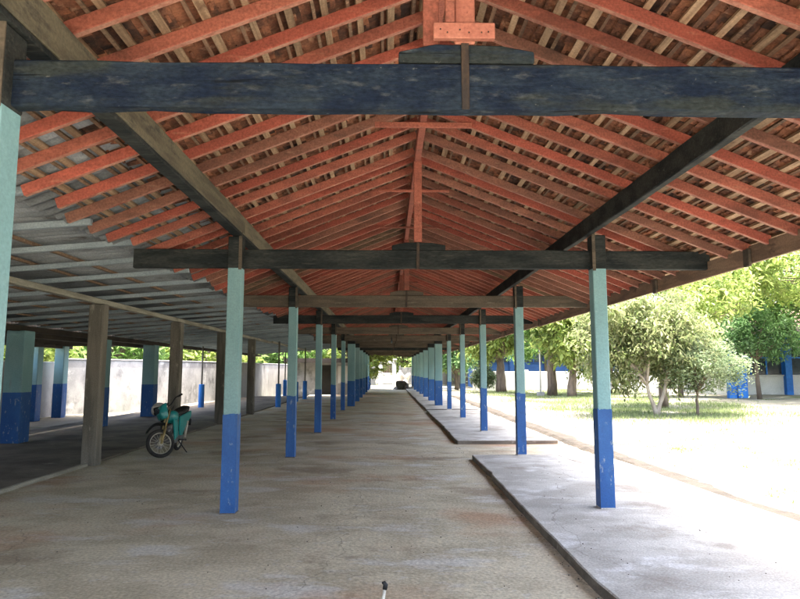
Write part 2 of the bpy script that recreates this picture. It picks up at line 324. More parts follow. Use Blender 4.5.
# drip line soil strip
v = []; f = []; rs = random.Random(31)
NS = 330
for i in range(NS):
    y = -3 + i*.125; c = 4.17 - .012*max(0, min(10, y - 6)) + .03*math.sin(y*1.3) + .02*math.sin(y*3.1); wl = .32 + rs.uniform(-.05, .05); wr = .30 + .08*math.sin(y*2.1 + 1) + rs.uniform(-.06, .06)
    for x_, h_ in ((c - wl, .03), (c - .5*wl, .10 + rs.uniform(-.012, .012)), (c + .3*wr, .10 + rs.uniform(-.015, .015)), (c + wr, .03)): v.append((x_ + rs.uniform(-.015, .015), y + rs.uniform(-.03, .03), G0 + h_))
for i in range(NS - 1):
    for k in range(3): f.append((i*4 + k, i*4 + k + 1, i*4 + 5 + k, i*4 + 4 + k))
struct('drip_strip', rawmesh(v, f), 'drip_soil', 'strip of dark bare soil under the dripping eave')
# lawn under the trees (follows the gentle rise of the yard)
def ground_z(x, y):
    z = G0 + .035*math.sin(x*.9 + .4*y)*math.sin(y*.6 - .3*x)
    return z + (min(.22, (x - 5)*.012) if x > 5 else 0)
lawn = [(6.2, 50), (6.3, 40), (6.6, 30), (6.5, 21), (8.3, 18.6), (12.5, 19.5), (14.5, 23), (15, 28), (14, 33), (16, 40), (18, 50)]
def inpoly(x, y):
    c = False; j = len(lawn) - 1
    for i in range(len(lawn)):
        (xi, yi), (xj, yj) = lawn[i], lawn[j]
        if (yi > y) != (yj > y) and x < (xj - xi)*(y - yi)/(yj - yi) + xi: c = not c
        j = i
    return c
# ------------------------------------------------------------------ open shed
RX, RZ, SL = .337, 3.97, .40
TH = math.atan(SL); CT, ST = math.cos(TH), math.sin(TH)
shed = thing('open_shed', 'long open sided shed with red rafters, clay tile roof and teal blue columns', 'shed', (RX, 2.6, 0))
T0, DT = 2.60, 4.25
Y_NEAR, Y_FAR = -.45, 53.2  # unseen near roof end, placed to limit light coming from behind the camera
# columns
def column_mesh(s):
    h = s/2
    return (bx(-h, h, 0, s, -.06, 2.625, .008), bx(-h - .003, h + .003, -.003, s + .003, -.08, 1.055, .008))
thinA, _tb = column_mesh(.15); thickA, thickB = column_mesh(.31)
def band_mesh(s_, seed):
    rr = random.Random(seed); h = s_/2 + .003; m = MB(); per = []; n = 8
    for (xa, ya), (xb, yb) in (((-h, -.003), (h, -.003)), ((h, -.003), (h, s_ + .003)), ((h, s_ + .003), (-h, s_ + .003)), ((-h, s_ + .003), (-h, -.003))):
        for k in range(n): t = k/n; per.append((xa + (xb - xa)*t, ya + (yb - ya)*t))
    N = len(per); ph = rr.uniform(0, 6)
    for x_, y_ in per: m.v.append((x_, y_, -.08))
    for k, (x_, y_) in enumerate(per): m.v.append((x_, y_, 1.052 + .006*math.sin(ph + k*.5) + rr.uniform(-.005, .005) + (.02 if rr.random() < .08 else 0)))
    for k in range(N): k2 = (k + 1) % N; m.f.append((k, k2, N + k2, N + k))
    return m.mesh('band')
thinBs = [band_mesh(.15, q) for q in range(5)]
for k in range(0, 13):
    for side in (-1, 1):
        thick = k >= 6
        if thick: x = -1.53 if side < 0 else 2.18; y = 26.6 + DT*(k - 6)
        else:
            x = -1.678 if side < 0 else 2.353; y = 2.54 + DT*k
            if k == 0 and side < 0: x -= .022
        if y > 52.5: continue
        z = 0 if side < 0 else .030
        c = link('column', thickA if thick else thinA, 'teal_paint', shed, (x, y, z))
        bb = link('blue_base', thickB if thick else thinBs[(k + side) % 5], 'blue_paint', c, (x, y, z)); bb.scale = (1, 1, random.uniform(.982, 1.018))
        if not thick:
            m = MB(); q = random.uniform(.0, .03); q2 = random.uniform(0, .03); hh = random.uniform(.012, .028) + (.035 if side > 0 else 0)
            m.v += [(-.10 - q, -.03 - q2, -.08), (.10 + q2, -.025 - q, -.08), (.105 + q, .18 + q2, -.08), (-.11 - q2, .175 + q, -.08), (-.077, -.002, hh - .03*0), (.077, -.002, hh), (.077, .152, hh), (-.077, .152, hh)]
            m.f += [(0, 1, 5, 4), (1, 2, 6, 5), (2, 3, 7, 6), (3, 0, 4, 7), (4, 5, 6, 7)]
            link('mortar_collar', m.mesh('collar', .004), 'platform_concrete' if side > 0 else 'kerb_dark', c, (x, y, 0))
        hw = (.155 if thick else .078)
        link('column_head', bx(-hw, hw, -.004, 2*hw - .002, 2.62, 2.974 if side < 0 else 3.005, .008), 'beam_black', c, (x, y, 0))
        if not thick: link('head_strap', bx(-.018, .018, -.012, -.004, 2.60, 3.16, .002), 'beam_brown', c, (x - side*.06, y, 0))
trY = [T0 + DT*k for k in range(0, 6)] + [26.68 + DT*j for j in range(7)]
# tie beams, corbels, straps, king posts
for i, y in enumerate(trY):
    k = i
    bmname = {0: 'beam_blue', 1: 'beam_black', 2: 'beam_brown', 3: 'beam_black'}.get(k, random.choice(['beam_brown', 'beam_brown', 'beam_black']))
    dz = {0: 0, 1: -.008, 2: -.005}.get(k, random.uniform(-.012, .012))
    xl, xr = (-2.81, 3.63)
    b = link('tie_beam', rough_bar('x', xl - RX, xr - RX, 0, .075, 0, .21, .22, .0045, .008, 100 + i), bmname, shed, (RX, y, 2.636 + dz), (0, random.uniform(-.001, .001), 0))
    m = MB(); cx = .01
    m.prism([(-.30, 0), (.30, 0), (.30, .055), (.15, .082), (-.14, .086), (-.30, .05)], 0, .07)
    link('corbel', m.mesh('corbel', .005), bmname, b, (RX + cx, y + .003, 2.848 + dz))
    link('strap', bx(-.017, .017, -.007, 0, -.004, .30, .002), 'strap_metal', b, (RX + .002, y - .001, 2.634 + dz))
    kp = link('king_post', bx(-.045, .045, .004, .074, 0, .97 - dz, .006), 'pale_red' if k == 0 else 'red_rafter', shed, (RX + .004, y, 2.937 + dz))
    if k == 0:
        link('cross_piece', bx(-.135, .135, -.03, .002, 0, .073, .004), 'pale_red', kp, (RX - .003, y, 2.945 + dz))
        link('side_plank', bx(-.02, .02, -.028, .0, .078, .95, .003), 'red_rafter', kp, (RX - .065, y, 2.942 + dz))
        link('side_plank', bx(-.035, .035, .03, .06, .0, .95, .003), 'red_rafter', kp, (RX - .145, y, 2.940 + dz))
        for qx in (-.105, -.075, .075, .105, -.02, .02):
            link('nail', bx(-.003, .003, -.0335, -.0305, .03, .036), 'strap_metal', kp, (RX - .003 + qx, y, 2.945 + dz + random.uniform(-.01, .01)))
# ridge board, wall plates
for a, b in ((Y_NEAR, 10.9), (10.905, 27), (27.005, Y_FAR)):
    link('ridge_beam', bx(RX - .035, RX + .035, a, b, 3.86, 3.975, .006), 'red_rafter', shed)
for x0, x1, mt in ((-1.672, -1.60, 'purlin_olive'), (2.222, 2.296, 'beam_black')):
    ys_ = [Y_NEAR, 6.9, 15.4, 23.9, 36, Y_FAR]
    for a, b in zip(ys_, ys_[1:]):
        link('wall_plate', rough_bar('y', a, b - .006, x0, x1, 3.010, 3.203, .25, .004, .008, int(a*7) + 3), mt, shed)
for a, b in ((Y_NEAR, 15.4), (15.405, Y_FAR)): link('plate_shade_strip', bx(-1.71, -1.603, a, b, 2.975, 3.007, .003), 'beam_black', shed)  # added black strip: shade under the left plate put in as colour
# collars under the ridge
for i in range(20):
    y = 5.7 + 2.1*i + random.uniform(-.03, .03); h = .05 if i == 0 else .03
    link('collar', bx(RX - .46, RX + .46, y, y + .03, 3.79, 3.79 + h, .003), 'red_rafter', shed)
# rafters
def rafter_mesh(length, sx):
    m = MB(); m.box(0, length, -.021, .021, .012, .098)
    mat = Matrix.Rotation(TH if sx > 0 else -TH, 4, 'Y') if sx > 0 else Matrix(((-CT, 0, -ST, 0), (0, 1, 0, 0), (-ST, 0, CT, 0), (0, 0, 0, 1)))
    if sx > 0: mat = Matrix(((CT, 0, ST, 0), (0, 1, 0, 0), (-ST, 0, CT, 0), (0, 0, 0, 1)))
    m.xform(mat); me = m.mesh('rafter', .004)
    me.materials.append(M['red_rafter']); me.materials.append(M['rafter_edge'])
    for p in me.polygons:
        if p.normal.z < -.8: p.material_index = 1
    return me
LR = (3.60 - RX)/CT; LL = (2.67 + RX)/CT
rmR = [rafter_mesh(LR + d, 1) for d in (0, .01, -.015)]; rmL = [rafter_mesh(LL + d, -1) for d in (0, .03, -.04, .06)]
y = -.4; i = 0
while y < 53:
    for sx, ms in ((1, rmR), (-1, rmL)):
        yy = y + random.uniform(-.025, .025) + (0 if sx > 0 else .0)
        if any(abs(yy + .0 - (t + .04)) < .06 for t in trY): yy += .09
        mt = random.choices(['old_wood', 'red_brown', 'red_bright', 'red_rafter'], [.07, .25, .28, .4])[0]
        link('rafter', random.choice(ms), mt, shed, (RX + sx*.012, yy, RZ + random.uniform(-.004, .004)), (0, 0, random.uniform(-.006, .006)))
    y += .382; i += 1
# battens
def slope_pt(sx, s, n): return Vector((RX + sx*(s*CT + n*ST), 0, RZ - s*ST + n*CT))
BS = .232
nR = int((LR)/BS); nL = int(LL/BS)
segs = [(Y_NEAR, 6.3), (6.305, 11.9), (11.905, 20), (20.005, 30), (30.005, 41), (41.005, 53.2)]
for sx, nn in ((1, nR), (-1, nL)):
    for r in range(nn + 1):
        s0 = .06 + r*BS
        for a, b in segs:
            s1 = s0 + random.uniform(-.014, .014); hw = random.uniform(.019, .027)
            p = slope_pt(sx, s1, .1)
            m = MB(); m.box(-hw, hw, a, b, 0, .027)
            mat = Matrix(((sx*CT, 0, sx*ST, 0), (0, 1, 0, 0), (-ST, 0, CT, 0), (0, 0, 0, 1))); m.xform(mat)
            link('batten', m.mesh('batten'), 'batten_wood', shed, (p.x, 0, p.z))
            p = slope_pt(sx, s1 + random.uniform(.065, .085), .1); h2 = random.uniform(.009, .014)
            m = MB(); m.box(-h2, h2, a, b, 0, .022); m.xform(mat); link('batten', m.mesh('batten'), random.choice(['old_wood', 'batten_dark']), shed, (p.x, 0, p.z))
# roof tiles
TW, TL = .205, .285
prof = [(-.022, .002), (.012, .023), (.034, .024), (.056, .008), (.075, .0), (.16, -.003), (.222, .002)]
def tile_vf():
    v = []; f = []
    npf = len(prof)
    for s, dn in ((0, 0), (TL, .02)):
        for top in (0, 1):
            for yy, h in prof: v.append((s, yy, h + dn + top*.012))
    A, B, C, D = 0, npf, 2*npf, 3*npf
    for i in range(npf - 1):
        f += [(A + i, A + i + 1, C + i + 1, C + i), (B + i, D + i, D + i + 1, B + i + 1), (C + i, C + i + 1, D + i + 1, D + i)]
    f += [(A, C, D, B), (A + npf - 1, B + npf - 1, D + npf - 1, C + npf - 1)]
    # nib at the lower edge
    o = len(v)
    for a, b_, c_ in ((TL - .02, .085, .016), (TL - .002, .085, .017), (TL - .002, .15, .015), (TL - .02, .15, .014)): v.append((a, b_, c_))
    for a, b_, c_ in ((TL - .02, .085, -.004), (TL - .002, .085, -.004), (TL - .002, .15, -.006), (TL - .02, .15, -.006)): v.append((a, b_, c_))
    f += [(o, o+1, o+5, o+4), (o+1, o+2, o+6, o+5), (o+2, o+3, o+7, o+6), (o+3, o, o+4, o+7), (o+4, o+5, o+6, o+7)]
    return v, f
tv, tf = tile_vf()
def smat(sx): return Matrix(((sx*CT, 0, sx*ST, 0), (0, 1, 0, 0), (-ST, 0, CT, 0), (0, 0, 0, 1)))
tmesh = {sx: rawmesh([tuple(smat(sx) @ Vector(p)) for p in tv], tf) for sx in (1, -1)}
cp, sp = math.cos(CAM_PITCH), math.sin(CAM_PITCH)
def frame_px(P):
    x, y, z = P[0], P[1], P[2] - 1.5
    x, y = x - CAM_YAW*y, CAM_YAW*x + y
    y, z = cp*y + sp*z, -sp*y + cp*z
    if y < .2: return None
    return 400 + 623*x/y, 299.5 - 623*z/y, y
tiles = []
rowsR = int((3.64 - RX)/CT/BS); rowsL = int((1.72 + RX)/CT/BS) + 1
for sx, rows in ((1, rowsR), (-1, rowsL)):
    for r in range(rows + 1):
        y = Y_NEAR
        while y < Y_FAR - .2:
            p = slope_pt(sx, r*BS - .02 + random.uniform(-.012, .012), .129 + random.uniform(0, .004))
            tiles.append((sx, Vector((p.x, y + random.uniform(-.008, .008), p.z)), random.uniform(-.025, .025)))
            y += TW
        
vis = []
for t in tiles:
    q = frame_px(t[1] + Vector((0, .1, 0)))
    if q and -15 < q[0] < 815 and -15 < q[1] < 300 and not (55 < q[1] < 112 and q[2] > 2.7): vis.append((q[2], id(t)))
vis.sort(); near = set(i for _, i in vis[:300])
fv = []; ff = []
for t in tiles:
    sx, p, a = t
    if id(t) in near: link('roof_tile', tmesh[sx], 'clay_tile', shed, p, (0, 0, a))
    else:
        o = len(fv); ca, sa = math.cos(a), math.sin(a)
        for q in tmesh[sx].vertices:
            c = q.co; fv.append((p.x + c.x*ca - c.y*sa, p.y + c.x*sa + c.y*ca, p.z + c.z))
        ff += [tuple(i + o for i in fc) for fc in tf]
fo = link('roof_tile_field', rawmesh(fv, ff), 'clay_tile', shed); fo['kind'] = 'stuff'
m = MB(); y = Y_NEAR
while y < Y_FAR:
    m.prism([(RX - .13, RZ + .11), (RX - .10, RZ + .18), (RX, RZ + .215), (RX + .10, RZ + .18), (RX + .13, RZ + .11), (RX, RZ + .17)], y, y + .33); y += .335
link('ridge_cap', m.mesh('cap'), 'clay_tile', shed)['kind'] = 'stuff'
# fascia boards along the right eave
ys_ = [Y_NEAR, 3.9, 6.05, 8.2, 10.4, 14.6, 18.9, 23.1, 27.4, 31.6, 35.9, 40.1, 44.4, 48.6, 53.2]
for i, (a, b) in enumerate(zip(ys_, ys_[1:])):
    d = (.008 if i % 2 else -.006)
    fb = link('fascia_board', bx(3.600, 3.632, a + .002, b - .002, 2.545 + d, 2.725 + d, .004), 'fascia_wood', shed)
    link('cleat', bx(3.566, 3.598, b - .05, b + .05, 2.525, 2.70, .004), 'beam_brown', fb)
# grey sheets over the left overhang
def corr_mesh(length, width, pitch=.146, amp=.018, up=1):
    v = []; f = []; n = int(width/pitch*6)
    for top in (0, 1):
        for s in (0, length):
            for i in range(n + 1):
                yy = width*i/n; v.append((s, yy, amp*math.sin(2*math.pi*yy/pitch) + top*.006))
    q = n + 1
    for i in range(n):
        f += [(i, i + 1, q + i + 1, q + i), (2*q + i, 3*q + i, 3*q + i + 1, 2*q + i + 1), (i, 2*q + i, 2*q + i + 1, i + 1), (q + i, q + i + 1, 3*q + i + 1, 3*q + i)]
    return v, f
cv, cf = corr_mesh(1.14, .92)
ov = rawmesh([tuple(smat(-1) @ Vector(p)) for p in cv], cf)
for p in ov.polygons: p.use_smooth = True
y = Y_NEAR
while y < Y_FAR - 1:
    p = slope_pt(-1, (1.80 + RX)/CT, .15); link('overhang_sheet', ov, 'sheet_grey', shed, (p.x, y, p.z + random.uniform(0, .006)), (0, 0, random.uniform(-.008, .008))); y += .865

# ------------------------------------------------------------------ grey lean-to on the left
ann = thing('lean_to_shed', 'low grey sheet roofed lean-to on grey posts and blue footed poles', 'shed', (-4.72, 10.2, 0))
AS = .08
def az(x): return 2.84 + AS*(x + 2.75)
ATH = math.atan(AS)
def amat(): 
    c, s = math.cos(ATH), math.sin(ATH); return Matrix(((-c, 0, -s, 0), (0, 1, 0, 0), (-s, 0, c, 0), (0, 0, 0, 1)))
bar = MB(); bar.box(0, 5.2, -.025, .025, 0, .06); bar.xform(amat()); barm = bar.mesh('bar', .003)
y = .9
while y < 37.6:
    link('roof_bar', barm, 'metal_bar', ann, (-2.72, y + random.uniform(-.03, .03), az(-2.72) - .01 + random.uniform(-.006, .006))); y += .95
for x in (-2.9, -3.75, -4.3, -5.4, -6.2, -7.0, -7.7):
    for a, b in ((.4, 12), (12.01, 25), (25.01, 38)):
        link('roof_batten', bx(x - .022, x + .022, a, b, az(x) + .052, az(x) + .085, .003), 'old_wood', ann)
for row, (x0, ln) in enumerate(((-2.62, 2.75), (-5.22, 2.75))):
    v2, f2 = corr_mesh(ln, .92); sm = rawmesh([tuple(amat() @ Vector(p)) for p in v2], f2)
    for p in sm.polygons: p.use_smooth = True
    y = .3
    while y < 37.5:
        link('roof_sheet', sm, 'sheet_grey', ann, (x0, y, az(x0) + .112 + row*-.008 + random.uniform(-.004, .004)), (0, 0, random.uniform(-.005, .005))); y += .87
for a, b in ((.4, 6.4), (6.405, 14.0), (14.005, 25.2)):
    link('eave_beam', bx(-4.775, -4.68, a, b, 2.58, az(-4.775) - .012, .008), 'annex_beam', ann)
link('eave_beam', bx(-4.68, -4.60, 25.21, 37.8, 2.60, az(-4.68) - .012, .006), 'annex_beam', ann)
link('edge_beam', bx(-7.72, -7.58, .4, 37.8, 2.31, az(-7.72) - .012, .01), 'dark_timber', ann)
for y in (5.9, 10.15, 13.98, 17.8, 21.75):
    link('post', bx(-4.84, -4.60, y, y + .2, -.05, 2.577, .015), 'grey_post', ann)
for x, y in ((-7.45, 25.4), (-7.40, 29.6), (-7.35, 33.8), (-4.5, 26.1), (-4.42, 30.6), (-4.35, 33.3), (-6.0, 37.0)):
    m = MB(); m.tube([(0, 0, 0), (0, 0, az(x))], .035, 10); po = link('pole', m.mesh('pole', 0, True), 'grey_post', ann, (x, y, 0))
    m = MB(); m.tube([(0, 0, -.05), (0, 0, .93), (0, 0, .95)], [.115, .11, .09], 12); link('blue_footing', m.mesh('foot', 0), 'blue_bright', po, (x, y, 0))

# ------------------------------------------------------------------ thick columned building far left
bld = thing('columned_building', 'dark low building with thick teal and blue columns behind the lean-to', 'building', (-7.6, 13, 0))
for x, y, s in ((-7.66, 9.4, .38), (-7.66, 13.0, .38), (-7.66, 16.7, .38), (-7.72, 20.4, .38), (-11.25, 20.1, .32), (-11.15, 21.5, .32), (-11.15, 16.2, .32), (-11.15, 12.2, .32)):
    h = 2.32
    c = link('column', bx(-s/2, s/2, 0, s, -.1, h, .012), 'teal_paint', bld, (x, y, 0))
    link('blue_base', bx(-s/2 - .004, s/2 + .004, -.004, s + .004, -.1, 1.06, .012), 'blue_paint', c, (x, y, 0))
link('roof_slab', bx(-11.6, -7.985, .4, 22.4, 2.44, 2.56, .01), 'dark_timber', bld)
for x in (-8.2, -11.15): link('roof_beam', bx(x - .09, x + .09, 5, 22.2, 2.24, 2.435, .01), 'dark_timber', bld)
for i in range(24):
    y = 5.2 + i*.72; link('ceiling_joist', bx(-11.5, -8.3, y, y + .05, 2.33, 2.436, .004), 'dark_timber', bld)
link('back_wall', bx(-11.75, -11.60, 4, 22.5, -.1, 1.80, .01), 'plaster_grey', bld)
link('side_wall', bx(-11.6, -7.8, 3.6, 3.8, -.1, 2.3, .01), 'plaster_grey', bld)

# boundary wall with capping and piers
bw = thing('boundary_wall', 'long weathered pale boundary wall beyond the lean-to', 'wall', (-9, 28, 0))
path = [(-11.68, 22.6), (-9.75, 25.8), (-8.55, 31), (-7.55, 38.0), (-6.3, 46)]
for (xa, ya), (xb, yb) in zip(path, path[1:]):
    d = Vector((xb - xa, yb - ya, 0)); L_ = d.length; ang = math.atan2(d.y, d.x)
    link('wall_panel', bx(.0, L_ + .02, -.06, .06, -.15, 1.88, .01), 'plaster_white' if ya < 30 else 'plaster_grey', bw, (xa, ya, 0), (0, 0, ang))
    link('coping', bx(.0, L_ + .01, -.09, .09, 1.883, 1.93, .01), 'plaster_grey', bw, (xa, ya, 0), (0, 0, ang))

# small house behind the left columns
hs = thing('small_house', 'small plastered house with low dark eave beyond the lean-to', 'house', (-3.9, 40, 0))
link('wall', bx(-6.1, -4.25, 39.5, 39.7, -.1, 2.0, .01), 'plaster_white', hs)
link('wall', bx(-3.42, -2.0, 39.5, 39.7, -.1, 2.0, .01), 'plaster_grey', hs)
link('wall', bx(-4.25, -3.42, 39.504, 39.7, 1.85, 2.0, .005), 'plaster_grey', hs)
link('rear_wall', bx(-6.1, -2.0, 43, 43.2, -.1, 1.97), 'plaster_grey', hs)
link('side_wall', bx(-2.15, -2.0, 39.71, 42.99, -.1, 1.97), 'plaster_grey', hs)
dr = link('door', bx(-4.2, -3.47, 39.62, 39.66, -.02, 1.84, .005), 'dark_room', hs)
link('door_frame', bx(-4.25, -4.20, 39.47, 39.6, -.02, 1.86), 'dark_timber', dr); link('door_frame', bx(-3.47, -3.42, 39.47, 39.6, -.02, 1.86), 'dark_timber', dr)
wn = link('window', bx(-3.1, -2.3, 39.47, 39.497, .72, 1.78, .004), 'white_paint', hs)
link('sill', bx(-3.15, -2.25, 39.42, 39.50, .66, .717, .004), 'plaster_grey', wn)
m = MB(); m.prism([(38.8, 2.16), (43.6, 1.98), (43.6, 2.06), (38.8, 2.24)], -6.4, -1.85, 'x'); link('roof', m.mesh('roof'), 'old_tile_roof', hs)
link('eave_board', bx(-6.4, -1.85, 38.76, 38.797, 1.98, 2.25), 'dark_timber', hs)

# ------------------------------------------------------------------ far end of the shed
fe = thing('far_wall', 'pale stained wall across the yard past the far end', 'wall', (1, 70, 0))
for i in range(9):
    x = -9 + i*2.6
    if i == 3: continue
    link('wall_panel', bx(x + .1, x + 2.5, 70, 70.15, -.15, 1.75 + .08*(i % 3), .01), 'far_plaster', fe)
    link('pier', bx(x - .098, x + .098, 69.95, 70.2, -.15, 2.0, .01), 'far_plaster', fe)
gt = thing('gateway', 'pale gateway with two pillars at the far yard wall', 'gate', (.1, 69, 0))
for x in (-.75, .75): 
    p = link('pillar', bx(x - .22, x + .22, 68.6, 69.0, -.15, 2.6, .02), 'plaster_grey', gt); link('pillar_cap', bx(x - .28, x + .28, 68.54, 69.06, 2.603, 2.75, .02), 'plaster_grey', p)
link('lintel', bx(-.52, .52, 68.7, 68.9, 2.25, 2.55, .01), 'plaster_grey', gt)
for i in range(6): link('gate_bar', bx(-.46 + i*.17, -.42 + i*.17, 68.78, 68.82, 0, 2.24), 'fascia_wood', gt)
def lump(name, label, cat, c, r, mat, seed, rough_=.25, zmin=-.12):
    rnd = random.Random(seed); bm = bmesh.new(); bmesh.ops.create_icosphere(bm, subdivisions=4, radius=1)
    off = [Vector((rnd.uniform(-1, 1), rnd.uniform(-1, 1), rnd.uniform(-1, 1))) for _ in range(14)]
    for vv in bm.verts:
        k = 1 + sum(rough_*.5*math.sin(3.1*vv.co.dot(o)*2 + j) for j, o in enumerate(off))/4
        vv.co = Vector((vv.co.x*r[0]*k, vv.co.y*r[1]*k, max(vv.co.z*r[2]*k, zmin)))
    me = bpy.data.meshes.new('lump'); bm.to_mesh(me); bm.free()
    for p in me.polygons: p.use_smooth = True
    return tag(link(name, me, mat, None, c), label, cat)
lump('soil_heap', 'dark heap of soil at the far end of the floor', 'heap', (1.3, 51.5, -.12), (.75, .9, .55), 'heap_soil', 3, 1.1)
lump('covered_stack', 'white cloth covered stack behind the dark soil heap', 'stack', (1.35, 56.5, .35), (.6, .6, .85), 'tarp_white', 8, .9, -.5)

# ------------------------------------------------------------------ right yard: buildings, walls, poles
lw = thing('low_wall', 'low white wall behind the row of yard trees', 'wall', (12, 47.5, 0))
for i in range(7):
    x = 6.6 + i*2.0; link('wall_panel', bx(x + .12, x + 1.88, 47.5, 47.65, -.1, 1.42, .01), 'white_paint', lw)
    link('pier', bx(x - .117, x + .117, 47.45, 47.7, -.1, 1.55, .01), 'white_paint', lw)
def school(root, x0, x1, y, h, nb, dado, mats=('plaster_white', 'school_blue')):
    wd = (x1 - x0)/nb
    link('dado_wall', bx(x0, x1, y, y + .2, -.1, dado, .01), mats[0], root)
    link('upper_wall', bx(x0, x1, y + .02, y + .2, dado + 1.5, h, .01), mats[0], root)
    link('rear_wall', bx(x0, x1, y + 6, y + 6.2, -.1, h, .01), mats[0], root)
    link('end_wall', bx(x0, x0 + .2, y + .21, y + 5.99, -.1, h, .01), mats[0], root); link('end_wall', bx(x1 - .2, x1, y + .21, y + 5.99, -.1, h, .01), mats[0], root)
    for i in range(nb + 1):
        x = x0 + wd*i; link('pillar', bx(x - .2, x + .2, y - .25, y + .1, -.1, h, .015), mats[1], root)
    for i in range(nb):
        xa = x0 + wd*i + .2; xb = xa + wd - .4
        wn = link('window', bx(xa, xb, y + .08, y + .10, dado + .05, dado + 1.45), 'window_dark', root)
        for t in range(4):
            xx = xa + (xb - xa)*t/3; link('frame', bx(xx - .04, xx + .04, y + .03, y + .078, dado + .003, dado + 1.497), mats[1], wn)
        link('frame', bx(xa + .05, xb - .05, y + .034, y + .074, dado + .95, dado + 1.03), mats[1], wn)
        link('sill', bx(xa - .1, xb + .1, y - .08, y - .003, dado - .08, dado, .01), mats[0], wn)
    m = MB(); m.prism([(y - 1.2, h), (y + 3, h + 1.8), (y + 7.2, h), (y + 7.2, h + .12), (y + 3, h + 1.95), (y - 1.2, h + .12)], x0 - .6, x1 + .6, 'x')
    link('roof', m.mesh('roof'), 'old_tile_roof', root)
    link('fascia', bx(x0 - .6, x1 + .6, y - 1.24, y - 1.203, h - .15, h + .12), mats[1], root)
r1 = thing('school_building', 'white and blue school building behind dark green tree at right', 'building', (24, 36, 0)); school(r1, 20.0, 36, 36, 3.4, 5, 1.25, ('white_paint', 'blue_bright'))
r2 = thing('school_building', 'deep blue building half hidden behind the low white wall', 'building', (14, 56, 0)); school(r2, 8, 20.5, 56, 4.8, 4, 2.2, ('school_blue', 'school_blue'))
gp = thing('gate_post', 'stout blue gate post beside the dark green tree', 'post', (18.9, 33.2, 0))
link('shaft', bx(18.65, 19.15, 33.0, 33.5, -.1, 1.75, .02), 'blue_bright', gp); link('shaft', bx(18.2, 18.6, 33.1, 33.4, -.1, 1.0, .02), 'blue_bright', gp); link('cap', bx(18.6, 19.2, 32.95, 33.55, 1.753, 1.85, .02), 'blue_bright', gp)
fp = thing('flag_pole', 'thin white flag pole among the yard trees', 'pole', (9.3, 38, 0))
m = MB(); m.tube([(9.3, 38, 0), (9.3, 38, 6.5)], [.05, .035], 8); link('shaft', m.mesh('p', 0, True), 'white_paint', fp); link('footing', bx(9.1, 9.5, 37.8, 38.2, -.1, .22, .02), 'plaster_white', fp)
sp_ = thing('marker_post', 'short white post with grey box beside right column', 'post', (7.35, 21.0, 0))
link('shaft', bx(7.28, 7.40, 20.95, 21.07, -.1, .85, .01), 'white_paint', sp_); link('box', bx(7.20, 7.52, 20.9, 21.12, .85, 1.1, .02), 'engine_metal', sp_)

